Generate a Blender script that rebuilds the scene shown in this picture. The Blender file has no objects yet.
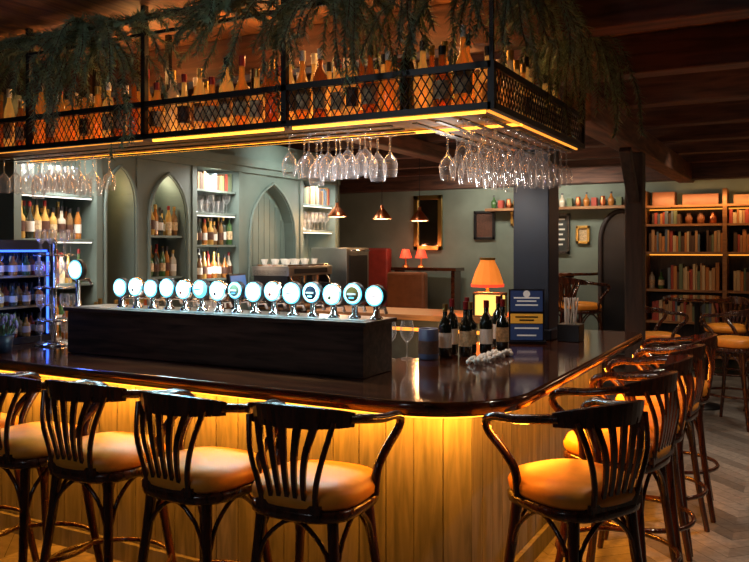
import bpy, math, random
from mathutils import Vector, Matrix
random.seed(7)
S=bpy.context.scene
COL=S.collection
S.view_settings.view_transform='Standard'

# ---------------------------------------------------------------- materials
def _new(name):
    m=bpy.data.materials.new(name); m.use_nodes=True
    nt=m.node_tree; b=nt.nodes['Principled BSDF']; return m,nt,b
def mat(name,c,rough=.5,metal=0,em=None,es=0,var=0.0,scale=8,coat=0,bump=0):
    m,nt,b=_new(name)
    b.inputs['Roughness'].default_value=rough; b.inputs['Metallic'].default_value=metal
    b.inputs['Coat Weight'].default_value=coat
    b.inputs['Base Color'].default_value=(*c,1)
    if var>0 or bump>0:
        tc=nt.nodes.new('ShaderNodeTexCoord'); n=nt.nodes.new('ShaderNodeTexNoise')
        n.inputs['Scale'].default_value=scale; n.inputs['Detail'].default_value=5
        nt.links.new(tc.outputs['Object'],n.inputs['Vector'])
        r=nt.nodes.new('ShaderNodeValToRGB')
        r.color_ramp.elements[0].position=.3; r.color_ramp.elements[1].position=.7
        r.color_ramp.elements[0].color=(*[max(0,x*(1-var)) for x in c],1)
        r.color_ramp.elements[1].color=(*[min(1,x*(1+var)) for x in c],1)
        nt.links.new(n.outputs['Fac'],r.inputs['Fac']); nt.links.new(r.outputs['Color'],b.inputs['Base Color'])
        if bump>0:
            bp=nt.nodes.new('ShaderNodeBump'); bp.inputs['Strength'].default_value=bump; bp.inputs['Distance'].default_value=.01
            nt.links.new(n.outputs['Fac'],bp.inputs['Height']); nt.links.new(bp.outputs['Normal'],b.inputs['Normal'])
    if em: 
        b.inputs['Emission Color'].default_value=(*em,1); b.inputs['Emission Strength'].default_value=es
    return m
def wood(name,c1,c2,stretch=(1,12,12),rough=.4,scale=3,coat=0,bump=.15,rvar=0):
    m,nt,b=_new(name)
    tc=nt.nodes.new('ShaderNodeTexCoord'); mp=nt.nodes.new('ShaderNodeMapping'); mp.inputs['Scale'].default_value=stretch
    n=nt.nodes.new('ShaderNodeTexNoise'); n.inputs['Scale'].default_value=scale; n.inputs['Detail'].default_value=8; n.inputs['Distortion'].default_value=.6
    nt.links.new(tc.outputs['Object'],mp.inputs['Vector']); nt.links.new(mp.outputs['Vector'],n.inputs['Vector'])
    r=nt.nodes.new('ShaderNodeValToRGB'); r.color_ramp.elements[0].position=.32; r.color_ramp.elements[1].position=.68
    r.color_ramp.elements[0].color=(*c1,1); r.color_ramp.elements[1].color=(*c2,1)
    nt.links.new(n.outputs['Fac'],r.inputs['Fac']); nt.links.new(r.outputs['Color'],b.inputs['Base Color'])
    bp=nt.nodes.new('ShaderNodeBump'); bp.inputs['Strength'].default_value=bump; bp.inputs['Distance'].default_value=.005
    nt.links.new(n.outputs['Fac'],bp.inputs['Height']); nt.links.new(bp.outputs['Normal'],b.inputs['Normal'])
    b.inputs['Roughness'].default_value=rough; b.inputs['Coat Weight'].default_value=coat; b.inputs['Coat Roughness'].default_value=.08
    return m
def glassy(name,tint=(1,1,1),base=.06,edge=.55,milk=.25):
    m=bpy.data.materials.new(name); m.use_nodes=True; nt=m.node_tree; nt.nodes.clear()
    o=nt.nodes.new('ShaderNodeOutputMaterial'); t=nt.nodes.new('ShaderNodeBsdfTransparent'); g=nt.nodes.new('ShaderNodeBsdfGlossy')
    d=nt.nodes.new('ShaderNodeBsdfTranslucent'); d2=nt.nodes.new('ShaderNodeBsdfDiffuse')
    g.inputs['Roughness'].default_value=.10; t.inputs['Color'].default_value=(*[x*.97 for x in tint],1)
    d.inputs['Color'].default_value=(*tint,1); d2.inputs['Color'].default_value=(*tint,1)
    ad=nt.nodes.new('ShaderNodeMixShader'); ad.inputs['Fac'].default_value=.5
    nt.links.new(d.outputs[0],ad.inputs[1]); nt.links.new(d2.outputs[0],ad.inputs[2])
    m1=nt.nodes.new('ShaderNodeMixShader'); m1.inputs['Fac'].default_value=milk
    nt.links.new(g.outputs[0],m1.inputs[1]); nt.links.new(ad.outputs[0],m1.inputs[2])
    lw=nt.nodes.new('ShaderNodeLayerWeight'); lw.inputs['Blend'].default_value=.35
    mr=nt.nodes.new('ShaderNodeMapRange'); mr.inputs['To Min'].default_value=base; mr.inputs['To Max'].default_value=edge
    nt.links.new(lw.outputs['Facing'],mr.inputs['Value'])
    mx=nt.nodes.new('ShaderNodeMixShader'); nt.links.new(mr.outputs[0],mx.inputs['Fac'])
    nt.links.new(t.outputs[0],mx.inputs[1]); nt.links.new(m1.outputs[0],mx.inputs[2]); nt.links.new(mx.outputs[0],o.inputs[0])
    return m
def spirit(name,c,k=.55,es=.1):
    """thin tinted bottle: translucent + transparent + glossy + painted-in glow"""
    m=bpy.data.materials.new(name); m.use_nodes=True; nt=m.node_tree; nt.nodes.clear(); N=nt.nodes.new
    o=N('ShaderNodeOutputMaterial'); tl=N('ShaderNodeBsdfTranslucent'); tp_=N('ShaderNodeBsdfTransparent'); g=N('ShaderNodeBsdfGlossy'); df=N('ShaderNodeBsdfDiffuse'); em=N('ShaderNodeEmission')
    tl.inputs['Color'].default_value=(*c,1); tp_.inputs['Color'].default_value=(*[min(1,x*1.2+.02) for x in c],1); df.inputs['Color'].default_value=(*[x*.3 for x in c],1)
    g.inputs['Roughness'].default_value=.08; em.inputs['Color'].default_value=(*c,1); em.inputs['Strength'].default_value=es  # faint emission in the glass stands in for backlight
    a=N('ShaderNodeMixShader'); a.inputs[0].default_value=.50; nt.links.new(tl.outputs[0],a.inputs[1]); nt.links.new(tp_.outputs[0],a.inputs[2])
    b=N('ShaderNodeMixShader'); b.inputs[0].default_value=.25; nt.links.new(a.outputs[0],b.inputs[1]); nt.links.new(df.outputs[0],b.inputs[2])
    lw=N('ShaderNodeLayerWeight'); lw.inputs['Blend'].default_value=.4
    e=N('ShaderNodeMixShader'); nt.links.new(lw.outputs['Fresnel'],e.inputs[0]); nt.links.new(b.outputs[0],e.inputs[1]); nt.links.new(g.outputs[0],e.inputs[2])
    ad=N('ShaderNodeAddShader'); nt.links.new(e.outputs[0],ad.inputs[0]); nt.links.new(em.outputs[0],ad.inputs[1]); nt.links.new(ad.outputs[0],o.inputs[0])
    return m
def emis(name,c,s): return mat(name,c,.5,0,c,s)

M={}
M['top']=wood('polished_mahogany',(.022,.006,.003),(.10,.026,.009),(1,7,7),.13,2.2,coat=.7,bump=.03)
M['console']=wood('console_black_wood',(.014,.010,.009),(.085,.05,.04),(1,10,10),.4,3)
M['panel']=wood('painted_board',(.085,.095,.10),(.20,.205,.20),(9,9,1),.5,3,bump=.25)
M['gap']=mat('board_gap',(.02,.02,.02),.8)
M['beam']=wood('old_beam',(.035,.015,.011),(.13,.055,.034),(1,9,9),.6,2.5,bump=.4)
M['beamy']=wood('old_beam_y',(.05,.022,.014),(.20,.085,.048),(9,1,9),.6,2.5,bump=.4)
M['post']=wood('old_post',(.012,.010,.012),(.05,.032,.028),(9,9,1),.6,2.5,bump=.4)
M['ceil']=wood('ceiling_boards',(.10,.038,.014),(.32,.14,.05),(8,1,8),.6,2.5,bump=.3)
M['stool']=wood('stool_dark_wood',(.020,.006,.004),(.08,.023,.012),(8,8,1),.22,5,coat=.4,bump=.05)
M['seat']=mat('seat_leather',(.90,.35,.035),.45,var=.12,scale=14,bump=.05)
M['black']=mat('black_metal',(.012,.012,.013),.45,.3)
M['blackp']=mat('black_plastic',(.01,.01,.012),.3)
M['chrome']=mat('chrome',(.75,.75,.76),.15,1)
M['steel']=mat('brushed_steel',(.5,.5,.5),.3,1,var=.1)
M['sage']=mat('sage_paint',(.125,.165,.145),.6,var=.15,scale=3)
M['sagew']=mat('sage_wall',(.18,.225,.19),.7,var=.2,scale=2)
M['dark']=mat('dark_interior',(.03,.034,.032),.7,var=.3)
M['navy']=mat('navy_paint',(.010,.018,.038),.4,var=.15)
M['glass']=glassy('clear_glass',base=.08,edge=.8,milk=.45)
M['lens']=[emis('tap_lens_%d'%i,c,s) for i,(c,s) in enumerate([((.70,.97,1.0),4.5),((.88,.98,1.0),5),((.40,.75,1.0),2.4),((.9,.97,.90),3.2)])]
M['lensm']=[emis('tap_lens_glow_%d'%i,c,s) for i,(c,s) in enumerate([((.35,.85,1.0),2.4),((.50,.90,.95),2.2),((.10,.45,1.0),2.0),((.55,.92,.88),1.8)])]
M['lensr']=emis('tap_lens_rim',(.12,.6,.8),1.4)
M['amber']=emis('amber_led',(1.0,.38,.03),4)
M['amberd']=emis('amber_led_soft',(1.0,.36,.04),1.3)
M['white']=mat('white_ceramic',(.75,.72,.66),.4)
M['paper']=mat('paper_label',(.60,.44,.25),.7,var=.4,scale=60)
M['paperd']=mat('dark_label',(.09,.035,.02),.6,var=.3,scale=60)
M['gold']=mat('gold_frame',(.5,.33,.10),.35,1)
M['red']=mat('red_leather',(.26,.03,.02),.4,var=.2)
M['brown']=mat('brown_leather',(.25,.09,.035),.4,var=.2)
M['redlamp']=mat('red_lampshade',(.7,.06,.03),.6,em=(1,.08,.03),es=.8)
M['shade']=mat('amber_lampshade',(.9,.30,.05),.7,em=(1,.25,.03),es=.6)
M['glow']=mat('lantern_glow',(.9,.5,.1),.7,em=(1,.55,.12),es=1.6)
M['copper']=mat('copper',(.62,.22,.10),.28,1)
M['bulb']=emis('bulb',(1,.8,.5),6)
M['strip']=emis('shelf_strip',(1,.95,.85),2.2)
M['blue']=emis('blue_neon',(.04,.15,1.0),2.8)
M['purple']=emis('purple_glow',(.35,.12,.9),1.0)
M['pine']=mat('pine_needles',(.12,.19,.11),.7,var=.4,scale=20)
M['twig']=mat('twig',(.08,.05,.03),.8)
M['shelf']=wood('shelf_pine',(.17,.07,.025),(.34,.16,.055),(1,9,9),.5,3)
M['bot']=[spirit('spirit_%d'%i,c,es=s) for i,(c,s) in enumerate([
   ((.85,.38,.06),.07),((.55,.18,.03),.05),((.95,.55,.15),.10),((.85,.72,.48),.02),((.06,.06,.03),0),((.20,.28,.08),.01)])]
M['botc']=[mat('backbar_bottle_%d'%i,c,.08,coat=.5) for i,c in enumerate([(.4,.15,.03),(.05,.12,.04),(.5,.45,.35),(.3,.06,.02),(.5,.3,.08),(.04,.05,.04),(.18,.10,.04)])]
M['wine']=mat('wine_bottle_glass',(.006,.009,.006),.06,coat=.6)
M['foil']=mat('wine_foil',(.25,.02,.02),.35,.4)
M['book']=[mat('book_%d'%i,c,.7) for i,c in enumerate([(.34,.05,.03),(.38,.2,.08),(.10,.13,.16),(.48,.36,.2),(.12,.15,.08),(.42,.16,.04),(.08,.04,.02)])]

# ---------------------------------------------------------------- mesh builder
class MB:
    def __init__(s): s.v=[];s.f=[];s.m=[];s.sm=[];s.mats=[];s.T=Matrix.Identity(4)
    def mi(s,m):
        if m not in s.mats: s.mats.append(m)
        return s.mats.index(m)
    def add(s,vs,fs,m,smooth=False):
        o=len(s.v); s.v+= [tuple(s.T@Vector(p)) for p in vs]; k=s.mi(m)
        for f in fs: s.f.append(tuple(o+i for i in f)); s.m.append(k); s.sm.append(smooth)
    def box(s,c,d,m,rz=0,rx=0,ry=0):
        R=Matrix.Rotation(rz,3,'Z')@Matrix.Rotation(ry,3,'Y')@Matrix.Rotation(rx,3,'X')
        vs=[]
        for z in(-.5,.5):
            for y in(-.5,.5):
                for x in(-.5,.5): vs.append(Vector(c)+R@Vector((x*d[0],y*d[1],z*d[2])))
        s.add(vs,[(0,2,3,1),(4,5,7,6),(0,1,5,4),(2,6,7,3),(0,4,6,2),(1,3,7,5)],m)
    def bx(s,x0,x1,y0,y1,z0,z1,m): s.box(((x0+x1)/2,(y0+y1)/2,(z0+z1)/2),(abs(x1-x0),abs(y1-y0),abs(z1-z0)),m)
    def lathe(s,prof,pos,m,seg=14,R=None,cap=True,smooth=True):
        R=R or Matrix.Identity(3); vs=[];fs=[]
        for r,z in prof:
            for i in range(seg):
                a=2*math.pi*i/seg; vs.append(Vector(pos)+R@Vector((r*math.cos(a),r*math.sin(a),z)))
        for k in range(len(prof)-1):
            for i in range(seg):
                j=(i+1)%seg; fs.append((k*seg+i,k*seg+j,(k+1)*seg+j,(k+1)*seg+i))
        s.add(vs,fs,m,smooth)
        if cap:
            n=len(prof)
            if prof[0][0]>1e-4: s.add(vs[:seg],[tuple(range(seg-1,-1,-1))],m)
            if prof[-1][0]>1e-4: s.add(vs[-seg:],[tuple(range(seg))],m)
    def cyl(s,p0,p1,r,m,seg=12,r1=None):
        p0=Vector(p0);p1=Vector(p1);d=p1-p0
        R=d.to_track_quat('Z','Y').to_matrix(); s.lathe([(r,0),(r1 if r1 is not None else r,d.length)],p0,m,seg,R)
    def tube(s,pts,r,m,seg=8,closed=False,sub=1,flat=1.0):
        P=[Vector(p) for p in pts]
        if sub>1: P=catmull(P,sub,closed)
        n=len(P); rr=r if callable(r) else (lambda t:r)
        vs=[];fs=[];up=None
        for i,p in enumerate(P):
            a=P[(i-1)%n] if (closed or i>0) else P[i]; b=P[(i+1)%n] if (closed or i<n-1) else P[i]
            t=(b-a).normalized()
            if up is None:
                up=Vector((0,0,1)) if abs(t.z)<.9 else Vector((1,0,0))
            x=t.cross(up).normalized(); y=x.cross(t).normalized(); up=y
            q=rr(i/max(1,n-1))
            for k in range(seg):
                an=2*math.pi*k/seg; vs.append(p+x*(q*math.cos(an)*flat)+y*(q*math.sin(an)))
        rng=n if closed else n-1
        for i in range(rng):
            j=(i+1)%n
            for k in range(seg):
                l=(k+1)%seg; fs.append((i*seg+k,i*seg+l,j*seg+l,j*seg+k))
        s.add(vs,fs,m,True)
        if not closed:
            s.add(vs[:seg],[tuple(range(seg))],m); s.add(vs[-seg:],[tuple(range(seg))],m)
    def sphere(s,c,r,m,seg=12,sc=(1,1,1)):
        pr=[]; n=8
        R=Matrix.Diagonal(Vector(sc))
        for i in range(n+1):
            a=-math.pi/2+math.pi*i/n; pr.append((r*math.cos(a),r*math.sin(a)))
        s.lathe(pr,c,m,seg,R,cap=False)
    def obj(s,name,bevel=0,parent=None,loc=None,rz=0):
        me=bpy.data.meshes.new(name); me.from_pydata(s.v,[],s.f)
        for m in s.mats: me.materials.append(m)
        me.polygons.foreach_set('material_index',s.m); me.polygons.foreach_set('use_smooth',s.sm); me.update()
        o=bpy.data.objects.new(name,me); COL.objects.link(o)
        if bevel:
            b=o.modifiers.new('bevel','BEVEL'); b.width=bevel; b.segments=2; b.limit_method='ANGLE'; b.angle_limit=.8
        if parent: o.parent=parent
        if loc: o.location=loc
        o.rotation_euler[2]=rz
        return o
def catmull(P,sub,closed=False):
    out=[];n=len(P)
    for i in range(n if closed else n-1):
        p0=P[(i-1)%n] if (closed or i>0) else P[0]; p1=P[i]; p2=P[(i+1)%n]; p3=P[(i+2)%n] if (closed or i+2<n) else P[-1]
        for k in range(sub):
            t=k/sub
            out.append(.5*((2*p1)+(p2-p0)*t+(2*p0-5*p1+4*p2-p3)*t*t+(3*p1-p0-3*p2+p3)*t**3))
    if not closed: out.append(P[-1])
    return out
def inst(o,loc,rz=0,name=None):
    c=bpy.data.objects.new(name or o.name.split('.')[0],o.data); COL.objects.link(c); c.location=loc; c.rotation_euler[2]=rz
    return c

# ---------------------------------------------------------------- room shell
H=3.0
def shell(name,a,m):
    b=MB(); b.bx(*a,m); return b.obj(name)
shell('ceiling',(-6.2,3.7,-4.6,8.9,H,H+.1),M['ceil'])
shell('wall_back',(-6.2,3.7,8.7,8.9,0,H),M['sagew'])
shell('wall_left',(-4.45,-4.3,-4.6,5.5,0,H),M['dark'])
shell('wall_far_left',(-6.2,-6.05,5.5,8.7,0,H),M['sagew'])
shell('wall_partition',(-6.2,-4.3,5.35,5.5,0,H),M['sage'])
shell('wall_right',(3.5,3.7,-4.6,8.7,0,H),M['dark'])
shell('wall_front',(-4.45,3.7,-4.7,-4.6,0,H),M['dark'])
fl=MB(); fl.bx(-6.2,3.7,-4.6,8.9,-.1,-.004,M['gap'])
fm=[wood('floor_plank_%d'%i,tuple(x*k*.8 for x in (.205,.205,.20)),tuple(x*k*1.15 for x in (.245,.24,.23)),(6,6,1),.34,4,bump=.1) for i,k in enumerate((.5,.72,.9,1.05))]
W=.10;L=.60
for col in range(-14,10):
    cx=col*L*.7071
    for k in range(-55,110):
        sgn=1 if col%2==0 else -1
        cy=k*W/.7071
        if not(-6.2<cx<3.4 and -4.4<cy<8.7): continue
        hx=L*.7071/2; dy=sgn*hx; hw=W/.7071/2-.002; z=0.0
        fl.add([(cx-hx,cy-dy-hw,z),(cx+hx,cy+dy-hw,z),(cx+hx,cy+dy+hw,z),(cx-hx,cy-dy+hw,z)],[(0,1,2,3)],random.choice(fm))
fl.obj('floor')
b=MB(); b.bx(-6.05,3.5,8.66,8.7,0,.16,M['sage']); b.obj('baseboard_back')
for i,y in enumerate([-1.05,1.25,2.4,3.55,4.7,5.85,7.0,8.05]):
    b=MB(); b.bx(-4.3 if y<5.4 else -6.05,3.5,y,y+.17,2.75,H,M['beam']); b.obj('ceiling_beam',bevel=.012)
b=MB(); b.bx(-.5,-.3,2.75,8.66,2.53,2.752,M['beamy']); b.obj('main_beam',bevel=.012)
b=MB(); b.bx(-6.05,3.5,8.4,8.66,2.56,2.99,M['beam']); b.obj('header_beam',bevel=.012)
b=MB(); b.bx(-2.6,-2.42,2.2,8.4,2.60,2.752,M['beamy']); b.obj('main_beam',bevel=.012)
b=MB(); b.bx(-.46,-.30,4.75,4.91,0,2.53,M['post']); 
b.box((-.38,4.55,2.3),(.1,.08,.6),M['post'],rx=.75); b.obj('timber_post',bevel=.01)

# ---------------------------------------------------------------- bar counter
XL=-4.26
def outline(d):
    P=[(XL+d,d)]
    r=.45-d
    for i in range(19):
        a=-math.pi/2+math.pi/2*i/18; P.append((-.45+r*math.cos(a),.45+r*math.sin(a)))
    r2=.12-d
    for i in range(7):
        a=math.pi/2*i/6; P.append((-.12+r2*math.cos(a),3.1-.12+r2*math.sin(a)))
    P+=[(-.85+d,3.1-d),(-.85+d,1.15),(-1.15,.85-d),(XL+d,.85-d)]
    return P
bar=bpy.data.objects.new('bar_counter',None); COL.objects.link(bar)
b=MB()
secs=[(.014,1.05),(.004,1.045),(0,1.035),(0,1.012),(.010,1.004),(.010,.998),(.02,.99)]
rings=[outline(d) for d,_ in secs]; n=len(rings[0]); vs=[];fs=[]
for (d,z),R in zip(secs,rings): vs+=[(x,y,z) for x,y in R]
for k in range(len(secs)-1):
    for i in range(n):
        j=(i+1)%n; fs.append(((k+1)*n+i,(k+1)*n+j,k*n+j,k*n+i))
b.add(vs,fs,M['top'],True)
b.add([(x,y,1.05) for x,y in rings[0]],[tuple(range(n))],M['top'])
b.add([(x,y,.99) for x,y in rings[-1]],[tuple(range(n-1,-1,-1))],M['top'])
b.obj('counter_top',parent=bar)
b=MB()
path=[(XL+.02,.28),(-.47,.28),(-.28,.47),(-.28,3.0),(-.78,3.0)]
for (x0,y0),(x1,y1) in zip(path,path[1:]):
    Ln=math.hypot(x1-x0,y1-y0); a=math.atan2(y1-y0,x1-x0); k=max(1,round(Ln/.135)); w=Ln/k
    nx,ny=-math.sin(a),math.cos(a)
    for i in range(k):
        t=(i+.5)*w; cx=x0+math.cos(a)*t; cy=y0+math.sin(a)*t
        b.box((cx+nx*.012,cy+ny*.012,.545),(w-.005,.022,.885),M['panel'],rz=a)
    b.box(((x0+x1)/2+nx*.03,(y0+y1)/2+ny*.03,.495),(Ln,.02,.99),M['gap'],rz=a)
    b.box(((x0+x1)/2-nx*.008,(y0+y1)/2-ny*.008,.05),(Ln,.03,.10),M['panel'],rz=a)
b.obj('front_panels',parent=bar)
b=MB()
b.bx(XL+.02,-.75,.80,.83,0,.99,M['dark']); b.bx(-.83,-.80,.85,3.0,0,.99,M['dark']); b.obj('inner_panels',parent=bar)
b=MB()
b.bx(-4.2,-.5,.045,.055,.98,.989,M['amber']); b.bx(-.055,-.045,.5,2.95,.98,.989,M['amber'])
pts=[(-.45+.40*math.cos(a),.45+.40*math.sin(a),.984) for a in [-math.pi/2+math.pi/2*i/10 for i in range(11)]]
b.tube(pts,.005,M['amber'],6); b.obj('led_strip',parent=bar)
b=MB(); b.bx(-3.2,-1.5,3.7,4.3,0,1.0,M['dark']); b.bx(-3.24,-1.2,3.65,4.35,1.0,1.05,M['shelf']); b.bx(-1.5,-1.25,3.7,4.3,0,1.0,M['sage'])
b.bx(-3.1,-1.3,3.67,3.69,.90,.93,M['amberd']); b.obj('service_counter',bevel=.006)

b=MB(); b.bx(-2.73,-.78,.39,.68,1.052,1.29,M['console']); b.bx(-2.75,-.76,.375,.695,1.29,1.31,M['console']); b.bx(-2.70,-.81,.42,.66,1.310,1.314,M['steel']); b.obj('tap_console',bevel=.004)
tp=MB(); Rf=Matrix.Rotation(math.radians(90),3,'X')
def tap(mb,x,z=1.43,y=.5,r=.05,z0=1.314,col=None,li=0,kind=0):
    lens=M['lens'][li]; lm=M['lensm'][li]
    mb.lathe([(.03,0),(.03,.01),(.016,.02),(.014,z-z0-r*.7)],(x,y+.01,z0),M['chrome'],12)
    mb.lathe([(r*.7,-.03),(r*1.10,-.02),(r*1.10,.006),(r*1.0,.012)],(x,y,z),M['chrome'] if kind==1 else M['blackp'],24,Rf)
    mb.lathe([(r*1.0,.012),(r*.88,.0135)],(x,y,z),M['lensr'],24,Rf,cap=False)
    if kind==2:
        mb.lathe([(r*.88,.0135),(r*.72,.018)],(x,y,z),lens,24,Rf,cap=False); mb.lathe([(r*.72,.018),(0,.024)],(x,y,z),col,24,Rf,cap=False)
        mb.box((x,y-.025,z),(r*.9,.002,r*.2),M['white']); mb.box((x,y-.025,z-r*.35),(r*.5,.002,r*.12),lm)
    else:
        mb.lathe([(r*.88,.0135),(r*.68,.022)],(x,y,z),lm,24,Rf,cap=False)
        mb.lathe([(r*.68,.022),(0,.032)],(x,y,z),lens,24,Rf,cap=False)
        mb.box((x,y-.033,z+(.2*r if kind else 0)),(r*.8,.002,r*.12),col)
        if kind==1: mb.lathe([(r*.2,0),(0,.001)],(x,y-.031,z-r*.3),col,12,Rf,cap=False)
    mb.tube([(x,y+.02,z-.06),(x,y+.09,z-.06),(x,y+.11,z-.09)],.009,M['chrome'],8)
    mb.cyl((x,y+.05,z-.05),(x,y+.06,z+.02),.009,M['blackp'],8)
cl=[M['navy'],M['book'][4],M['red'],M['navy'],M['gold']]
for i in range(15):
    k=(0,1,0,0,1,0,1,2,0,1,0,2,1,2,0)[i]; li=(0,1,0,3,1,2,1,2,1,3,1,0,3,2,1)[i]; r=(.050,.050,.048,.051,.050,.048,.051,.043,.050,.048,.053,.049,.050,.050,.048)[i]
    tap(tp,-2.42+i*.1175,1.425+(.006 if i%2 else 0),col=cl[(i*3)%5],li=li,kind=k,r=r)
tp.obj('beer_tap_row')
t2=MB(); tap(t2,-2.84,1.52,.55,.058,1.052,col=M['navy'],li=1); t2.obj('beer_font')

# ---------------------------------------------------------------- stools
def make_stool():
    b=MB(); w=M['stool']
    def sq(r,p,a):
        c,s_=math.cos(a),math.sin(a); k=(abs(c)**p+abs(s_)**p)**(-1/p); return r*k*c,r*k*s_
    def slab(secs,m,p=3.2,n=32,cy=0):
        vs=[];fs=[]
        for r,z in secs:
            for i in range(n):
                x,y=sq(r,p,2*math.pi*i/n); vs.append((x,y+cy,z))
        for k in range(len(secs)-1):
            for i in range(n):
                j=(i+1)%n; fs.append((k*n+i,k*n+j,(k+1)*n+j,(k+1)*n+i))
        fs.append(tuple(range(n-1,-1,-1))); fs.append(tuple((len(secs)-1)*n+i for i in range(n)))
        b.add(vs,fs,m,True)
    slab([(.195,.69),(.212,.70),(.214,.725),(.205,.735)],w)
    slab([(.200,.733),(.216,.748),(.219,.772),(.205,.800),(.15,.816),(.06,.822)],M['seat'],2.8)
    for sx in(-1,1):
        for sy in(-1,1):
            t=[(sx*.145,sy*.145,.70),(sx*.16,sy*.16,.52),(sx*.19,sy*.19,.26),(sx*.225,sy*.23,0)]
            b.tube(t,lambda q:.022-.006*q,w,8,sub=3)
    b.tube([(.262*math.cos(a),.262*math.sin(a),.29) for a in [2*math.pi*i/28 for i in range(28)]],.012,w,6,closed=True)
    for k in range(4):
        a=k*math.pi/2; R=Matrix.Rotation(a,4,'Z')
        pts=[R@Vector(p) for p in [(-.168,-.165,.42),(-.13,-.165,.58),(-.06,-.165,.66),(0,-.165,.685),(.06,-.165,.66),(.13,-.165,.58),(.168,-.165,.42)]]
        b.tube(pts,.009,w,6,sub=3)
    n=18; vs=[];fs=[]
    for i in range(n+1):
        a=math.radians(-62+124*i/n); q=abs(2*i/n-1)
        cx=math.sin(a); cy=-math.cos(a)
        r0=.252
        zt=1.11-.035*q**2; zb=1.03-.005*q
        for (rr,z) in((r0+.012,zt),(r0-.012,zt),(r0-.018,zb),(r0+.004,zb)):
            vs.append((cx*rr*.96,cy*rr*.98+.0,z))
    for i in range(n):
        for k in range(4):
            l=(k+1)%4; fs.append((i*4+k,i*4+l,(i+1)*4+l,(i+1)*4+k))
    fs+= [(0,1,2,3),tuple(n*4+k for k in(3,2,1,0))]
    b.add(vs,fs,w,False)
    for sx in(-1,1):
        pts=[(sx*.205,-.135,1.055),(sx*.238,-.06,1.045),(sx*.258,.04,1.03),(sx*.268,.13,1.025),(sx*.265,.185,1.00),(sx*.25,.185,.955),(sx*.232,.13,.90),(sx*.215,.08,.83),(sx*.208,.07,.735)]
        b.tube(pts,.0175,w,8,sub=4)
        b.tube([(sx*.105,-.195,.72),(sx*.115,-.215,.82),(sx*.145,-.222,.93),(sx*.172,-.190,1.05)],.011,w,8,sub=4)
    for k in range(5):
        u=(k-2)/2
        x0=u*.066; x1=u*.116
        pts=[(x0,-.198,.735),(x0*1.05,-.222,.83),(x0*.45+x1*.5,-.238,.94),(x1,-math.sqrt(.245**2-x1**2),1.05)]
        P=catmull([Vector(p) for p in pts],4)
        vs=[];fs=[]
        for i,p in enumerate(P):
            t=i/(len(P)-1); hw=.0075+.0085*t**1.3
            for dx,dy in((-hw,-.005),(hw,-.005),(hw,.005),(-hw,.005)): vs.append((p.x+dx,p.y+dy,p.z))
        for i in range(len(P)-1):
            for q in range(4):
                l=(q+1)%4; fs.append((i*4+q,i*4+l,(i+1)*4+l,(i+1)*4+q))
        b.add(vs,fs,w)
    b.box((0,-.197,.745),(.26,.028,.03),w)
    return b.obj('bar_stool')
st=make_stool(); st.location=(-.61,-.27,0); st.rotation_euler[2]=math.radians(4)
for x,y,r in [(-1.11,-.31,-3),(-1.66,-.30,2),(-2.12,-.31,-4),(-2.62,-.3,3),
              (.23,.20,60),(.25,.90,80),(.25,1.45,94),(.25,2.0,85),(.26,2.58,97),
              (.42,5.35,70),(.78,5.95,120),(-.28,5.40,-60),(.25,6.7,175)]:
    inst(st,(x,y,0),math.radians(r))
b=MB(); b.bx(-3.4,-1.0,6.1,8.3,0,.2,M['top']); b.obj('platform')
for x,y,r in [(-1.30,6.5,-30),(-1.75,6.7,40),(-2.0,7.9,200)]: inst(st,(x,y,.202),math.radians(r))
def table(loc,h,w=.38,name='high_table'):
    b=MB(); b.lathe([(w,h-.035),(w+.008,h-.02),(w,h)],(0,0,0),M['top'],32)
    b.lathe([(.24,0),(.24,.015),(.05,.04),(.032,.08),(.032,h-.1),(.09,h-.036)],(0,0,0),M['black'],16); return b.obj(name,loc=loc)
table((.02,6.1,0),1.14,.34); table((-1.65,7.3,.202),1.14,.36)

# ---------------------------------------------------------------- bottles / glasses helpers
def bottle(mb,x,y,z,h,r,m,label=None,kind=0,cap=None,seg=12):
    if kind==0: pr=[(r*.9,0),(r,.01),(r,h*.58),(r*.85,h*.66),(r*.36,h*.76),(r*.33,h*.93)]
    elif kind==1: pr=[(r*.92,0),(r,.01),(r,h*.52),(r*.95,h*.58),(r*.42,h*.66),(r*.36,h*.93)]
    elif kind==2: pr=[(r*.8,0),(r*.95,.02),(r*1.15,h*.35),(r*1.1,h*.5),(r*.5,h*.66),(r*.36,h*.74),(r*.36,h*.93)]
    else: pr=[(r*.85,0),(r*.85,h*.6),(r*.7,h*.68),(r*.35,h*.8),(r*.33,h*.93)]
    mb.lathe(pr,(x,y,z),m,seg)
    mb.lathe([(r*.42,h*.86),(r*.42,h)],(x,y,z),cap or M['blackp'],8)
    if label:
        k=1.16 if kind==2 else 1.02
        if kind==3:k=.88
        mb.lathe([(r*k,h*.18),(r*k,h*.46)],(x,y,z),label,seg,cap=False)
GP=[(.034,0),(.034,.002),(.006,.008),(.004,.02),(.004,.088),(.012,.098),(.032,.122),(.040,.150),(.038,.18),(.032,.215)]
def glass(mb,x,y,z,flip=False,k=1.0,prof=GP,seg=14):
    mb.lathe([(r*k,(-zz if flip else zz)*k) for r,zz in prof],(x,y,z),M['glass'],seg,cap=False)
TUM=[(.0,0),(.028,0),(.032,.05),(.036,.12)]

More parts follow.
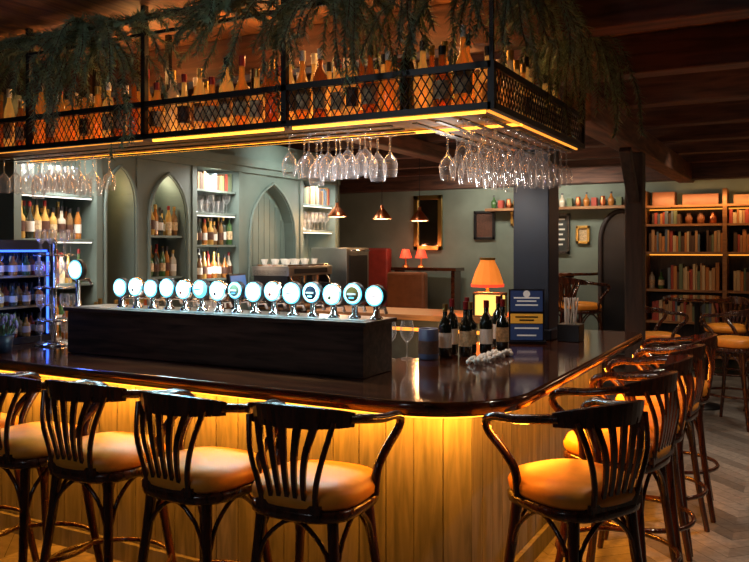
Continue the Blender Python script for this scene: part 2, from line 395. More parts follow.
# ---------------------------------------------------------------- overhead gantry rack
rk=bpy.data.objects.new('overhead_bottle_rack',None); COL.objects.link(rk)
Z0=2.27;Z1=2.45; X0=-3.8
b=MB(); q=M['black']
def barx(x0,x1,y,z,t=.03): b.bx(x0,x1,y-t/2,y+t/2,z-t/2,z+t/2,q)
def bary(x,y0,y1,z,t=.03): b.bx(x-t/2,x+t/2,y0,y1,z-t/2,z+t/2,q)
for z in(Z0,Z1,2.93): barx(X0,-.2,.5,z)
barx(X0,-.2,.5,2.84,.018)
for z in(Z0,Z1): barx(X0,-.7,1.02,z)
for z in(Z0,Z1,2.93): bary(-.2,.5,2.1,z)
for z in(Z0,Z1): bary(-.7,1.02,2.1,z)
for z in(Z0,Z1,2.93): barx(-.7,-.2,2.1,z)
for x in(-1.29,-2.24,-3.2,X0): b.bx(x-.015,x+.015,.485,.515,Z0,H,q)
for x,y in((-.2,2.1),(-.7,2.1),(-2.55,1.02),(-3.2,1.02)): b.bx(x-.015,x+.015,y-.015,y+.015,Z0,H,q)
b.bx(-.215,-.185,.485,.515,Z0-.015,Z1+.015,q); b.bx(-.209,-.191,.491,.509,Z1,2.93,q)
b.obj('frame',parent=rk)
b=MB(); b.bx(X0,-.215,.52,1.0,Z0+.0,Z0+.012,M['ceil']); b.bx(-.69,-.215,1.0,2.09,Z0+.0,Z0+.012,M['ceil']); b.obj('deck',parent=rk)
def mesh_panel(mb,p0,p1,z0,z1,sp=.042,r=.0034):
    p0=Vector(p0);p1=Vector(p1);d=(p1-p0);L_=d.length;d.normalize();h=z1-z0; k=h*.62
    def seg(s0,s1,za,zb):
        if s1<s0: s0,s1,za,zb=s1,s0,zb,za
        if s1<=0 or s0>=L_: return
        if s0<0: za+= (zb-za)*(-s0)/(s1-s0); s0=0
        if s1>L_: zb-= (zb-za)*(s1-L_)/(s1-s0); s1=L_
        a=p0+d*s0;c=p0+d*s1; mb.cyl((a.x,a.y,za),(c.x,c.y,zb),r,M['black'],4)
    s=-k
    while s<L_+k:
        seg(s,s+k,z0,z1); seg(s+k,s,z0,z1); s+=sp
b=MB(); mesh_panel(b,(X0,.5,0),(-.2,.5,0),Z0,Z1); mesh_panel(b,(-.2,.5,0),(-.2,2.1,0),Z0,Z1); mesh_panel(b,(X0,1.02,0),(-.7,1.02,0),Z0,Z1)
b.obj('mesh_guard',parent=rk)
b=MB()
b.bx(X0,-.22,.975,.99,Z0-.02,Z0-.008,M['amber']); b.bx(-2.2,-1.32,.52,.535,Z0-.026,Z0-.008,M['amber']); b.bx(-1.26,-.24,.52,.535,Z0-.026,Z0-.008,M['amber']); b.bx(X0,-2.28,.52,.528,Z0-.018,Z0-.008,M['amberd'])
b.bx(-.235,-.225,.52,2.08,Z0-.02,Z0-.008,M['amberd'])
b.bx(X0,-.72,.992,1.0,Z0+.02,Z0+.03,M['amber'])
b.obj('led_strip',parent=rk)
b=MB()
for y in(.62,.75,.88): b.bx(X0,-.75,y-.012,y+.012,Z0-.035,Z0-.028,q)
for x in(-.62,-.50,-.38,-.27): b.bx(x-.012,x+.012,.6,2.08,Z0-.035,Z0-.028,q)
b.obj('glass_rails',parent=rk)
b=MB(); lb=[M['paper'],M['paperd'],M['paper'],None,M['paper']]
def rb(x,y):
    h=random.uniform(.30,.41); r=random.uniform(.036,.046)
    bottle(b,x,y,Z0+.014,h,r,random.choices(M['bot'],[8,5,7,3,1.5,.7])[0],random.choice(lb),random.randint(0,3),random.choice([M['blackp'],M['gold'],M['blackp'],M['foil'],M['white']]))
x=-3.74
while x<-.28:
    rb(x,.63+random.uniform(-.02,.02))
    rb(x+.05,.79+random.uniform(-.03,.03))
    if random.random()<.5: rb(x+.02,.91)
    x+=random.uniform(.092,.11)
y=1.05
while y<2.05:
    rb(-.31+random.uniform(-.01,.01),y); rb(-.45,y+.04); rb(-.6,y); y+=.10
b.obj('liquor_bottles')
b=MB()
for x0,x1 in((-1.34,-.78),(-3.6,-2.92)):
    x=x0
    while x<x1:
        for y in(.62,.75,.88): glass(b,x+random.uniform(-.008,.008),y,Z0-.036,True,random.choice([1.0,1.05,1.15]))
        x+=.112
y=.62
while y<2.05:
    for x in(-.62,-.50,-.38,-.27):
        if y>.95 or x>-.45: glass(b,x,y,Z0-.036,True,random.choice([.95,1.0,1.1]))
    y+=.125
b.obj('hanging_wine_glasses')

# pine garland
b=MB()
def branch(p,d,L_,drp,dens=1.0):
    p=Vector(p);d=Vector(d).normalized();n=int(L_/.02);pts=[p.copy()]
    for i in range(n):
        d=(d+Vector((random.uniform(-.12,.12),random.uniform(-.12,.12),-drp+random.uniform(-.08,.08)))).normalized()
        p=p+d*.02; pts.append(p.copy())
        for k in range(int(11*dens)):
            a=random.uniform(0,2*math.pi); o=d.orthogonal().normalized(); o=Matrix.Rotation(a,3,d)@o
            nd=(o+d*.9).normalized(); ln=random.uniform(.03,.065); s=nd.cross(d).normalized()*.0036
            b.add([p-s,p+s,p+nd*ln],[(0,1,2)],M['pine'])
    b.tube(pts[::3]+[pts[-1]],.0025,M['twig'],4)
def clump(x,y,n,L_,drp=.10,spread=.17,z=2.88,kx=1):
    for i in range(int(n*2.1)):
        a=random.uniform(0,6.28)
        branch((x+random.uniform(-spread,spread)*kx,y+random.uniform(-.06,.06),z+random.uniform(-.06,.05)),(math.cos(a)*kx,math.sin(a)*.5,.15),L_*random.uniform(.5,1.15),drp)
for x,n,L_ in((-3.5,5,.4),(-3.15,10,.60),(-2.60,13,.72),(-2.35,5,.5),(-1.62,11,.48),(-1.02,14,.62),(-.78,6,.42),(-.32,10,.64)): clump(x,.45,n,L_)
for y,n,L_ in((.62,7,.5),(1.1,8,.4),(1.55,12,.62),(1.9,11,.68)): clump(-.16,y,n,L_,.15,.1,kx=.5)
for i in range(36):
    x=-3.7+i*.1
    for k in range(2): branch((x,.48+random.uniform(-.05,.05),2.93),(random.choice([-1,1]),random.uniform(-.4,.4),random.uniform(-.2,.3)),.2,.05,.8)
b.obj('pine_garland')

b=MB(); b.bx(-.70,-.46,2.28,2.52,1.052,2.74,M['navy']); b.bx(-.72,-.44,2.26,2.54,1.052,1.12,M['navy']); b.obj('support_column',bevel=.006)

b=MB()
for i,(x,y) in enumerate([(-.74,1.24),(-.66,1.34),(-.76,1.38),(-.68,1.46),(-.60,1.50),(-.74,1.56),(-.64,1.62),(-.55,1.64),(-.62,1.76)]):
    h=.29+.01*(i%3); r=.036
    bottle(b,x,y,1.052,h,r,M['wine'],M['white'] if i%2==0 else M['paper'],i%2,M['foil'] if i%3 else M['gold'],16)
b.obj('wine_bottles')
b=MB()
for x,y in((-.96,1.0),(-1.03,.93),(-.89,1.07),(-.93,.90)): glass(b,x,y,1.053,False,.95)
b.obj('wine_glasses')
tin=mat('slate_tin',(.06,.07,.14),.4)
b=MB(); b.lathe([(0,0),(.052,0),(.055,.005),(.055,.16),(.050,.165),(.047,.16),(.047,.01),(0,.01)],(-.79,1.13,1.052),tin,24,cap=False)
b.lathe([(.0555,.03),(.0555,.1)],(-.79,1.13,1.052),M['paperd'],24,cap=False)
b.obj('cutlery_tin')
b=MB()
for k in range(3):
    pts=[(-.50+.02*k+.03*math.sin(t*2.3+k),.98+.03*k+t*.05,1.073+.008*math.sin(t*5+k)) for t in [i/2 for i in range(18)]]
    for p in pts: b.sphere(p,.013,M['white'],8)
    b.tube(pts,.004,M['white'],6)
b.obj('bead_string')
sg=MB(); a=math.radians(24)
sg.T=Matrix.Translation((-.54,2.06,1.052))@Matrix.Rotation(a,4,'Z')
sg.box((0,0,.17),(.22,.014,.34),M['blackp']); sg.box((0,0,.008),(.24,.09,.016),M['blackp'])
skb=mat('sign_blue',(.015,.025,.07),.5,em=(.03,.06,.16),es=.2); sky=mat('sign_yellow',(.8,.42,.05),.5,em=(.85,.40,.05),es=.15); skw=mat('sign_white',(.7,.7,.65),.5,em=(.8,.8,.75),es=.15)  # slight emission put into the sign colours so the board looks lit
sg.box((0,-.009,.265),(.20,.003,.13),skb); sg.box((0,-.009,.155),(.20,.003,.06),sky); sg.box((0,-.009,.07),(.20,.003,.10),skb)
for k,(z,w) in enumerate([(.285,.16),(.265,.12),(.24,.14),(.165,.14),(.145,.09),(.095,.15),(.05,.12)]): sg.box((0,-.0115,z),(w,.002,.009),skw if k<3 or k>4 else M['blackp'])
sg.lathe([(0,0),(.022,0)],(0,-.0115,.31),skw,16,Rf,cap=False)
sg.obj('drinks_sign')
b=MB(); b.bx(-.40,-.26,2.26,2.40,1.052,1.16,M['blackp'])
for i in range(16):
    x=-.33+random.uniform(-.04,.04); y=2.33+random.uniform(-.04,.04); b.cyl((x,y,1.15),(x+random.uniform(-.03,.03),y+random.uniform(-.02,.02),1.33),.004,M['white'],6)
b.obj('straw_holder',bevel=.003)

lx,ly=-1.50,3.95
b=MB()
b.lathe([(.075,0),(.08,.01),(.03,.03),(.02,.06),(.045,.10),(.02,.15),(.012,.26)],(lx,ly,1.052),M['gold'],20)
lamp=b.obj('table_lamp')
b=MB(); b.lathe([(.145,.26),(.14,.30),(.105,.40),(.07,.47),(.065,.50)],(lx,ly,1.052),M['shade'],12,cap=False,smooth=False); b.lathe([(.148,.25),(.150,.275)],(lx,ly,1.052),M['redlamp'],24,cap=False); b.lathe([(.068,.49),(.072,.51)],(lx,ly,1.052),M['gold'],16,cap=False)
o=b.obj('lampshade'); o.parent=lamp
b=MB(); c0,c1=-1.40,3.74
b.box((c0,c1,1.15),(.24,.10,.18),M['glow'])
for dx in(-.125,.125):
    for dy in(-.055,.055): b.box((c0+dx,c1+dy,1.152),(.016,.016,.2),M['black'])
b.box((c0,c1,1.256),(.27,.13,.014),M['shelf']); b.box((c0,c1,1.06),(.27,.13,.014),M['shelf']); b.obj('lantern')

# left end: open-sided drinks chiller, glass tower, plant
b=MB(); CX0,CX1,CY0,CY1=-3.64,-3.30,.34,.76
b.bx(CX0,CX1,CY1-.03,CY1,1.052,1.68,M['navy']); b.bx(CX0,CX0+.03,CY0,CY1,1.052,1.68,M['navy']); b.bx(CX0,CX1,CY0,CY1,1.64,1.70,M['navy']); b.bx(CX0,CX1,CY0,CY1,1.052,1.09,M['navy'])
for x,y in((CX0,CY0),(CX1,CY0),(CX1,CY1)): b.bx(x-.01,x+.01,y-.01,y+.01,1.052,1.70,M['steel'])
for z in(1.28,1.47): b.bx(CX0,CX1,CY0,CY1,z-.006,z+.006,M['steel'])
b.bx(CX0,CX1-.02,CY0+.01,CY0+.02,1.625,1.638,M['blue']); b.bx(CX1-.02,CX1-.01,CY0+.02,CY1-.04,1.625,1.638,M['blue']); b.bx(CX1-.012,CX1-.002,CY1-.045,CY1-.033,1.10,1.62,M['blue']); b.bx(CX0+.05,CX1-.04,CY1-.036,CY1-.031,1.50,1.54,M['purple'])
for z in(1.091,1.287,1.477):
    for i in range(4):
        for j in range(4): bottle(b,CX0+.07+i*.075,CY0+.06+j*.095,z,.14,.026,M['botc'][(i*2+j+int(z*10))%7],M['white'],i%2,M['blackp'],10)
b.obj('drinks_chiller')
b=MB(); cx,cy=-3.09,.60
b.lathe([(.12,0),(.12,.012),(.01,.02),(.01,.62),(.02,.64),(0,.66)],(cx,cy,1.052),M['chrome'],20)
for k,z in enumerate((1.20,1.40,1.60)):
    b.lathe([(.012,0),(.125,0),(.125,.008),(.012,.008)],(cx,cy,z),M['chrome'],20)
    for i in range(7):
        a=i*6.283/7+k*.4; glass(b,cx+.09*math.cos(a),cy+.09*math.sin(a),z+.01,False,.72)
for i in range(7):
    a=i*6.283/7; glass(b,cx+.09*math.cos(a),cy+.09*math.sin(a),1.066,False,.6)
b.obj('glass_tower')
b=MB(); px_,py_=-3.04,.20
b.lathe([(0,0),(.045,0),(.06,.10),(.055,.10),(.05,.09),(0,.09)],(px_,py_,1.052),M['navy'],18,cap=False)
pl=mat('lavender',(.22,.18,.42),.7); 
for i in range(70):
    a=random.uniform(0,6.28);r=random.uniform(0,.05);t=random.uniform(.06,.12);e=Vector((px_+r*1.9*math.cos(a),py_+r*1.9*math.sin(a),1.14+t))
    b.cyl((px_+r*.8*math.cos(a),py_+r*.8*math.sin(a),1.13),e,.002,M['pine'],4); b.sphere(e,.008,pl if i%2 else M['pine'],6,(1,1,2.2))
b.obj('potted_lavender')

# ---------------------------------------------------------------- back bar
bb=bpy.data.objects.new('back_bar_unit',None); COL.objects.link(bb)
XF=-3.9
def gothic(q):
    R=1.55; return math.sqrt(max(0,R*R-(q+R-1)**2))/math.sqrt(R*R-(R-1)**2)
def arch(mb,y0,y1,o0,o1,zb,zs,za,zt,xf,dep,m,mi):
    n=24; top=[]
    for i in range(n+1):
        t=i/n; y=o0+(o1-o0)*t; q=abs(2*t-1); top.append((y,zs+(za-zs)*gothic(q)))
    mb.add([(xf,y0,zb),(xf,o0,zb),(xf,o0,zt),(xf,y0,zt)],[(0,1,2,3)],m); mb.add([(xf,o1,zb),(xf,y1,zb),(xf,y1,zt),(xf,o1,zt)],[(0,1,2,3)],m)
    for (a,za_),(c,zc) in zip(top,top[1:]):
        mb.add([(xf,a,za_),(xf,c,zc),(xf,c,zt),(xf,a,zt)],[(0,1,2,3)],m)
        mb.add([(xf,a,za_),(xf-dep,a,za_),(xf-dep,c,zc),(xf,c,zc)],[(0,1,2,3)],m)
    mb.bx(xf-dep,xf-.001,o0-.02,o0,zb,zs,m); mb.bx(xf-dep,xf-.001,o1,o1+.02,zb,zs,m)
    mb.bx(xf-dep-.02,xf-dep,y0,y1,zb,zt,mi)
    pts=[(xf+.008,o0-.02,zb)]+[(xf+.008,o0-.02+(y-o0)*1.0+ (0.04*(y-o0)/(o1-o0)),z+.02) for y,z in top]+[(xf+.008,o1+.02,zb)]
    mb.tube(pts,.016,m,6)
b=MB(); sg_=M['sage']; YS=.92
b.bx(-4.29,-3.40,YS,5.3,0,.98,sg_); 
for y in [YS+.05+.54*i for i in range(8)]: b.bx(-3.40,-3.385,y+.03,y+.49,.1,.92,M['panel'])
b.bx(-4.29,-3.37,YS-.02,5.33,.98,1.02,M['top'])
b.bx(-4.29,-3.84,YS-.03,5.34,2.46,2.54,sg_); b.bx(-4.29,-3.87,YS,5.34,2.40,2.46,sg_); b.bx(-4.29,-3.92,YS,5.34,2.54,2.74,sg_)
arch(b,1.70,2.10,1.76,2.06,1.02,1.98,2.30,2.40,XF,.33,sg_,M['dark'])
arch(b,2.12,2.80,2.24,2.68,1.02,1.88,2.28,2.40,XF,.33,sg_,M['sage'])
arch(b,3.46,4.54,3.62,4.40,1.02,1.72,2.30,2.40,XF,.12,sg_,M['sagew'])
for i in range(8): b.bx(XF-.12,XF-.112,3.62+i*.0975+.004,3.62+(i+1)*.0975-.004,1.02,1.74+.5*gothic(abs((i+.5)/4-1)),sg_)
for y in(YS+.02,1.68,2.11,2.79,3.46,4.54,5.28): b.bx(-4.29,XF+.012,y-.03,y+.03,1.02,2.40,sg_)
b.bx(-4.29,-4.27,YS,5.3,1.02,2.4,sg_)
SH=[]
def shelf(y0,y1,z): b.bx(-4.27,XF-.02,y0,y1,z-.02,z,M['sage']); SH.append((y0,y1,z))
for z in(1.38,1.72,2.06): shelf(.97,1.65,z)
for z in(1.40,1.76): shelf(2.26,2.66,z)
for z in(1.36,1.68,1.98,2.2): shelf(2.82,3.43,z)
for z in(1.45,1.85,2.15): shelf(4.57,5.25,z)
for z in(1.98,): b.bx(XF-.04,XF-.03,2.83,3.42,z-.032,z-.024,M['strip'])
for z in(2.15,1.85): b.bx(XF-.04,XF-.03,4.58,5.24,z-.032,z-.024,M['strip'])
for z in(2.06,1.72): b.bx(XF-.04,XF-.03,.98,1.64,z-.032,z-.024,M['strip'])
b.obj('joinery',parent=bb)
b=MB()
def fillsh(y0,y1,z,kind):
    y=y0+.05
    while y<y1-.04:
        if kind=='b':
            for x in(-3.98,-4.12):
                bottle(b,x+random.uniform(-.01,.02),y+random.uniform(-.01,.01),z,random.uniform(.22,.29),.032,random.choice(M['botc']),random.choice([M['paper'],M['white'],M['paperd']]),random.randint(0,3),random.choice([M['blackp'],M['gold'],M['foil']]),10)
            y+=.074
        else:
            for x in(-3.98,-4.1): glass(b,x,y,z,False,1.0,random.choice([GP,TUM]))
            y+=.08
for y0,y1,z in SH:
    if abs(z-2.2)<.01 or z==2.15: continue
    k='g' if (z in(1.98,1.85) or (y1<1.7 and z>2)) else 'b'
    if y0==4.57 and z==1.45: continue
    fillsh(y0,y1,z+.001,k)
fillsh(.97,1.65,1.022,'b'); fillsh(2.26,2.66,1.022,'g'); fillsh(2.82,3.43,1.022,'b')
b.obj('back_bar_bottles')
b=MB()
for i in range(14):
    y=1.05+i*.075
    if i%3==2: glass(b,-3.5,y,1.022,False,1.0); glass(b,-3.6,y+.03,1.022,False,.9)
    else: bottle(b,-3.52+.04*(i%2),y,1.022,.24+.02*(i%3),.034,M['botc'][i%7],M['paper'],i%4,M['gold'],10)
for i in range(5): glass(b,-3.5,2.3+i*.08,1.022,False,.95)
b.obj('counter_bottles')
def books(mb,p,d,L_,hmin,hmax,dep=.16):
    s=0; p=Vector(p);d=Vector(d); a=math.atan2(d.y,d.x)
    while s<L_:
        w=random.uniform(.022,.05);h=random.uniform(hmin,hmax); c=p+d*(s+w/2)
        mb.box((c.x,c.y,p.z+h/2),(w*.9,dep*random.uniform(.85,1),h),random.choice(M['book']),rz=a); s+=w
b=MB(); books(b,(-4.02,2.86,2.201),(0,1,0),.52,.13,.18); books(b,(-4.02,4.62,2.151),(0,1,0),.58,.16,.22); b.obj('books')
b=MB(); b.T=Matrix.Translation((-3.62,3.95,1.022))
b.box((0,0,.05),(.46,.76,.06),M['chrome']); b.box((-.06,0,.22),(.24,.74,.30),M['chrome']); b.box((.02,0,.40),(.44,.80,.09),M['steel']); b.box((.243,0,.40),(.006,.6,.05),M['blackp']); b.box((.0,0,.455),(.42,.74,.02),M['chrome'])
for sy in(-1,1): b.box((.02,sy*.39,.23),(.40,.02,.36),M['blackp'])
for y in(-.24,0,.24):
    b.lathe([(.038,.0),(.038,.08)],(.14,y,.27),M['chrome'],14); b.cyl((.14,y,.27),(.30,y,.255),.016,M['blackp'],8)
for y in(-.33,.34): b.tube([(.2,y,.36),(.25,y,.30),(.23,y,.13)],.007,M['chrome'],6)
for i in range(12): b.lathe([(.02,0),(.036,.05),(.034,.05),(.018,.004)],(-.12+.1*(i%3),-.30+.055*i,.466),M['white'],12,cap=False)
for x in(-.2,.2):
    for y in(-.3,.3): b.cyl((x,y,0),(x,y,.03),.02,M['blackp'])
b.obj('espresso_machine',bevel=.006)
b=MB(); b.T=Matrix.Translation((-3.62,4.92,1.022)); b.box((0,0,.32),(.46,.50,.62),M['steel']); b.box((.235,0,.36),(.012,.40,.38),M['blackp']); b.tube([(.24,-.18,.6),(.29,-.15,.6),(.29,.15,.6),(.24,.18,.6)],.01,M['chrome'])
b.box((.236,0,.09),(.01,.4,.06),M['chrome']); b.obj('glasswasher',bevel=.008)
b=MB(); b.T=Matrix.Translation((-3.64,3.05,1.022))@Matrix.Rotation(.25,4,'Z'); b.box((0,0,.03),(.2,.22,.05),M['blackp']); b.box((0,0,.11),(.05,.05,.14),M['blackp']); b.box((.03,0,.27),(.03,.36,.24),M['blackp'],ry=-.15); b.box((.048,0,.27),(.004,.33,.21),emis('till_screen',(.05,.12,.3),1.0),ry=-.15); b.obj('till')
b=MB(); b.box((-4.20,1.91,1.85),(.02,.22,.30),M['gold']); b.box((-4.188,1.91,1.85),(.012,.17,.25),M['paper']); b.obj('framed_picture')
b=MB(); b.lathe([(.03,0),(.05,.02),(.035,.10),(.02,.12)],(-4.05,1.9,1.022),M['shade'],14); b.obj('candle_lantern')

# ---------------------------------------------------------------- back room
b=MB()
b.bx(-4.28,-4.05,5.36,5.62,0,H-.27,M['sage']); b.obj('wall_pier',bevel=.01)
def pendant(x,y,z):
    b=MB(); b.lathe([(.11,0),(.105,.02),(.05,.09),(.022,.12),(.018,.16)],(x,y,z),M['copper'],24,cap=False); b.lathe([(.105,.002),(.05,.08),(0,.10)],(x,y,z),M['white'],20,cap=False)
    b.cyl((x,y,z+.15),(x,y,2.99),.004,M['black'],6); b.sphere((x,y,z+.035),.03,M['bulb'],10); b.obj('pendant_lamp')
    l=bpy.data.lights.new('pendant_light','POINT'); l.energy=12; l.color=(1,.5,.2); l.shadow_soft_size=.04
    o=bpy.data.objects.new('pendant_light',l); COL.objects.link(o); o.location=(x,y,z-.03)
pendant(-3.23,5.19,1.98); pendant(-2.88,5.45,1.96); pendant(-3.62,4.85,2.0)
def frame(x,z,w,h,m,inner,name='framed_picture',y=8.69,f=.04,lines=None):
    b=MB()
    b.bx(x-w/2,x+w/2,y-.012,y-.002,z-h/2,z+h/2,inner)
    for sx in(-1,1): b.bx(x+sx*w/2-f/2,x+sx*w/2+f/2,y-.04,y-.002,z-h/2-f/2,z+h/2+f/2,m)
    for sz in(-1,1): b.bx(x-w/2-f/2,x+w/2+f/2,y-.04,y-.002,z+sz*h/2-f/2,z+sz*h/2+f/2,m)
    if lines:
        for k in range(lines): b.bx(x-w*.32,x+w*.32*(1-.3*(k%2)),y-.015,y-.012,z+h*.38-k*h*.8/lines-.012,z+h*.38-k*h*.8/lines+.012,M['white'])
    return b.obj(name,bevel=.004)
mir=mat('mirror',(.6,.55,.45),.08,1)
frame(-4.25,2.05,.42,.80,M['gold'],mir,'gilt_mirror',f=.07)
frame(-2.16,1.86,.30,.55,M['blackp'],M['dark'],'menu_board',lines=6)
frame(-1.80,1.84,.16,.22,M['gold'],M['paper']); frame(-3.3,2.0,.3,.4,M['blackp'],M['paperd']); frame(-2.75,2.15,.22,.3,M['gold'],M['paperd'])
b=MB(); pts=[(-1.55,8.66,0)]+[(-1.27-.28*math.cos(a),8.66,1.75+.42*math.sin(a)) for a in [math.pi*i/12 for i in range(13)]]+[(-.99,8.66,0)]
b.tube(pts,.035,M['post'],6)
b.add([(-1.27,8.68,0)]+[(x,8.68,z) for x,y,z in pts],[tuple(range(len(pts)+1))],M['blackp']); b.obj('door_1')
b=MB(); b.bx(-3.2,-.95,8.42,8.69,2.20,2.24,M['shelf']); b.obj('wall_shelf')
b=MB(); 
for i in range(19):
    x=-3.1+i*.115; k=i%3
    if k==0: bottle(b,x,8.54,2.241,.2,.04,random.choice(M['botc'][:5]),None,2)
    elif k==1: b.box((x,8.54,2.301),(.07,.1,.12),random.choice(M['book']))
    else: b.lathe([(.03,0),(.045,.06),(.03,.12),(.035,.14)],(x,8.54,2.241),M['copper'],12)
b.obj('shelf_ornaments')
b=MB()
for x in(-.9,.1,1.1): b.bx(x-.025,x+.025,8.32,8.69,0,2.42,M['shelf'])
for z in(.25,.68,1.10,1.60,1.97,2.22): b.bx(-.9,1.12,8.33,8.69,z-.03,z,M['shelf'])
b.bx(-.9,1.1,8.67,8.69,0,2.22,M['post']); b.bx(-.88,1.08,8.64,8.655,2.165,2.18,M['amberd']); b.bx(-.88,1.08,8.64,8.655,1.55,1.565,M['amberd']); b.obj('bookcase')
b=MB()
for (x,z,l,h0,h1) in((-.84,1.601,.62,.2,.3),(-.12,1.601,.18,.2,.28),(.2,1.101,.6,.2,.3),(.2,1.601,.8,.2,.3),(-.8,.681,.8,.2,.3),(.15,1.971,.5,.12,.19),(-.6,1.101,.6,.22,.36),(-.8,1.971,.35,.12,.18)): books(b,(x,8.46,z),(1,0,0),l,h0,h1,.22)
b.obj('shelved_books')
b=MB(); b.bx(-.80,-.52,8.4,8.62,2.221,2.40,M['brown']); b.bx(-.42,.02,8.4,8.62,2.221,2.36,M['brown']); b.bx(.2,.6,8.4,8.62,2.221,2.34,M['shelf'])
for i in range(2): bottle(b,-.82+i*.12,8.48,1.101,.26,.04,random.choice(M['botc'][:5]),M['paper'],i%4)
for i in range(3): b.lathe([(.0,0),(.04,0),(.05,.08),(.03,.12),(.03,.15)],(-.35+i*.15,8.48,1.971),random.choice([M['brown'],M['copper'],M['gold']]),14)
b.obj('shelf_curios')
def sofa(x0,x1,y0,y1,h,m,name):
    b=MB(); b.bx(x0,x1,y0,y1,.1,.45,m); b.bx(x0,x1,y1-.16,y1,.45,h,m); b.bx(x0,x0+.14,y0,y1,.45,.68,m); b.bx(x1-.14,x1,y0,y1,.45,.68,m)
    n=max(2,round((x1-x0)/.5))
    for i in range(n):
        w=(x1-x0-.28)/n; b.box((x0+.14+w*(i+.5),(y0+y1)/2-.06,.49),(w*.96,(y1-y0)*.75,.10),m)
    for x in(x0+.08,x1-.08):
        for y in(y0+.08,y1-.08): b.cyl((x,y,0),(x,y,.1),.025,M['blackp'])
    return b.obj(name,bevel=.035)
sofa(-5.7,-4.85,7.8,8.6,1.65,M['red'],'red_banquette'); sofa(-4.35,-3.75,6.9,7.6,1.30,M['brown'],'leather_armchair')
b=MB(); b.bx(-4.7,-3.6,8.25,8.6,1.30,1.35,M['top']); b.bx(-4.66,-4.6,8.3,8.55,0,1.30,M['top']); b.bx(-3.7,-3.64,8.3,8.55,0,1.30,M['top']); b.obj('console_table',bevel=.005)
for x in(-4.52,-4.25):
    b=MB(); b.lathe([(.06,0),(.05,.02),(.012,.04),(.012,.16)],(x,8.42,1.352),M['gold'],14); b.lathe([(.10,.14),(.055,.28)],(x,8.42,1.352),M['redlamp'],18,cap=False); b.obj('red_table_lamp')
    l=bpy.data.lights.new('red_lamp_light','POINT'); l.energy=3; l.color=(1,.3,.15); l.shadow_soft_size=.05
    o=bpy.data.objects.new('red_lamp_light',l); COL.objects.link(o); o.location=(x,8.25,1.65)

# ---------------------------------------------------------------- lights
def light(kind,loc,e,col,size=.1,rot=None,sx=None,sy=None,name='lamp_light',spot=None,blend=.5):
    l=bpy.data.lights.new(name,kind); l.energy=e; l.color=col
    if kind=='AREA':
        l.shape='RECTANGLE'; l.size=sx; l.size_y=sy
    else: l.shadow_soft_size=size
    if kind=='SPOT': l.spot_size=math.radians(spot); l.spot_blend=blend
    o=bpy.data.objects.new(name,l); COL.objects.link(o); o.location=loc
    if rot is not None:
        o.rotation_euler=Vector(rot).to_track_quat('-Z','Y').to_euler()
    return o
AMB=(1,.29,.015)
o=light('AREA',(-2.35,.15,.975),62,AMB,sx=3.7,sy=.02,name='counter_led_front'); o.rotation_euler=(math.radians(62),0,0)
o=light('AREA',(-.15,1.75,.975),42,AMB,sx=.02,sy=2.4,name='counter_led_side'); o.rotation_euler=(0,math.radians(-62),0)
o=light('AREA',(-.25,.25,.975),8,AMB,sx=.3,sy=.02,name='counter_led_corner'); o.rotation_euler=(math.radians(62),0,math.radians(45))
light('AREA',(-2.0,.07,.98),17,(1,.34,.03),rot=(0,-.75,-1),sx=4.2,sy=.02,name='counter_led_spill')
o=light('AREA',(-.07,1.6,.98),12,(1,.34,.03),sx=.02,sy=2.7,name='counter_led_spill'); o.rotation_euler=(0,math.radians(37),0)
light('AREA',(-2.1,.985,Z0+.06),42,(1,.46,.11),rot=(0,-1,.25),sx=3.3,sy=.03,name='rack_led_back')
light('AREA',(-2.1,.72,Z0+.03),11,(1,.42,.09),rot=(0,.001,1),sx=3.3,sy=.05,name='rack_led_up')
light('AREA',(-.66,1.5,Z0+.06),14,(1,.42,.09),rot=(1,0,.5),sx=1.0,sy=.05,name='rack_led_up_side')
light('AREA',(-2.1,.98,Z0-.03),8,(1,.42,.10),rot=(0,-.3,-1),sx=3.3,sy=.02,name='rack_led_down')
for x in(-2.7,-1.75,-.9): light('POINT',(x,.95,2.78),5,(1,.45,.13),.04,name='rack_ceiling_fill')  # added warm fills above the bottles, no fixture, to tint the ceiling
light('POINT',(-.5,1.7,2.78),5,(1,.45,.13),.04,name='rack_ceiling_fill')
for x,y,e in((-2.98,1.6,40),(-1.92,1.72,40),(-1.0,2.1,45),(.15,3.2,45),(-1.9,3.1,34),(-3.1,3.0,44),(-3.1,4.4,45),(1.2,.9,60),(1.4,3.2,120),(1.0,5.4,65),(-1.6,-.9,7),(-.2,-.9,7),(-3.0,-.9,6),(0,6.4,18),(-1.6,6.6,40),(-3.6,7.6,48),(-5,7.4,40)):  # row in front of the counter is added to light the garland
    b=MB(); b.lathe([(.045,0),(.045,.05)],(x,y,2.945),M['chrome'],14); b.lathe([(0,-.001),(.035,-.001)],(x,y,2.945),M['bulb'],14,cap=False); b.obj('ceiling_downlight')
    light('SPOT',(x,y,2.93),e,(1,.80,.60),.04,(0,.001,-1),spot=110,blend=.8,name='downlight')
for x,y,z,e in((1.6,2.8,2.1,10),(1.5,6.2,2.1,6),(-1.6,6.0,2.1,8),(-2.2,3.0,2.3,10)):  # added fill points without fixtures, lifting beams and ceiling
    light('POINT',(x,y,z),e,(1,.58,.32),.15,name='ambient_fill')
light('POINT',(-.9,-2.9,2.4),13,(.85,.92,1.0),.2,name='front_fill')  # added unseen fill from behind the camera for the stool backs
light('SPOT',(-1.4,-1.6,2.6),20,(.92,.97,1.0),.1,(-.1,1,.16),spot=120,blend=.9,name='garland_fill')  # added unseen cool light aimed at the garland
for y,e in((1.3,20),(3.1,18),(4.9,16)): light('AREA',(-3.84,y,2.38),e,(1,.97,.9),rot=(-.35,0,-1),sx=.05,sy=.5,name='shelf_light')
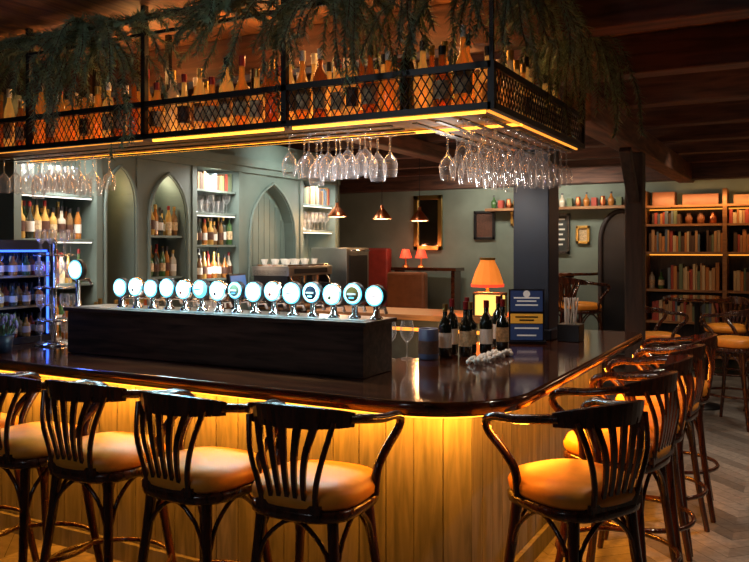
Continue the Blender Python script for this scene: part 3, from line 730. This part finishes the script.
for y,z in((1.3,1.68),(3.1,1.64),(4.9,1.80)): light('AREA',(-3.93,y,z),4,(1,.95,.85),rot=(-.5,0,-1),sx=.03,sy=.5,name='shelf_light')
light('POINT',(-4.0,2.46,2.15),3,(1,.78,.5),.03,name='niche_light')
light('POINT',(-4.0,1.91,2.1),1.5,(1,.65,.30),.03,name='niche_light')
light('SPOT',(-3.0,3.9,2.7),66,(.92,1,.90),.1,(-1,.1,-.5),spot=80,blend=.9,name='arch_spot')
light('POINT',(-3.0,3.6,1.9),8,(1,.88,.7),.08,name='espresso_fill')  # added fill to brighten the espresso machine, no fixture
light('AREA',(-1.6,.44,1.56),17,(.5,.88,1),rot=(0,-.35,-1),sx=1.6,sy=.04,name='tap_glow')
light('POINT',(-1.1,.80,1.9),7,(.9,.93,1),.05,name='bar_fill')
light('POINT',(-.85,1.5,2.0),5,(1,.9,.8),.05,name='bar_fill')  # added fill under the rack for the dim hanging glasses
light('POINT',(-3.45,.50,1.55),2.5,(.08,.18,1),.03,name='neon_light')
light('POINT',(-3.25,.28,1.5),2.5,(.10,.22,1),.05,name='neon_light')
light('POINT',(lx,ly,1.4),14,(1,.45,.12),.06,name='table_lamp_light')
light('POINT',(-1.9,3.4,.8),6,(1,.55,.2),.05,name='service_light')
light('AREA',(.1,8.2,2.3),9,(1,.50,.18),rot=(0,1,-.8),sx=1.8,sy=.05,name='bookcase_light')
light('AREA',(-2.5,7.9,2.5),20,(1,.88,.7),rot=(0,1,-.6),sx=2.4,sy=.1,name='wall_wash')
w=bpy.data.worlds.new('world'); S.world=w; w.use_nodes=True
w.node_tree.nodes['Background'].inputs[0].default_value=(.25,.3,.4,1); w.node_tree.nodes['Background'].inputs[1].default_value=.05

cam=bpy.data.cameras.new('camera'); co=bpy.data.objects.new('camera',cam); COL.objects.link(co); S.camera=co
cam.sensor_width=36; cam.lens=790/749*36; cam.shift_y=-(281-248)/749
co.location=(.991,-2.762,1.65); co.rotation_euler=(math.radians(90),0,math.radians(28.5)); cam.clip_start=.05
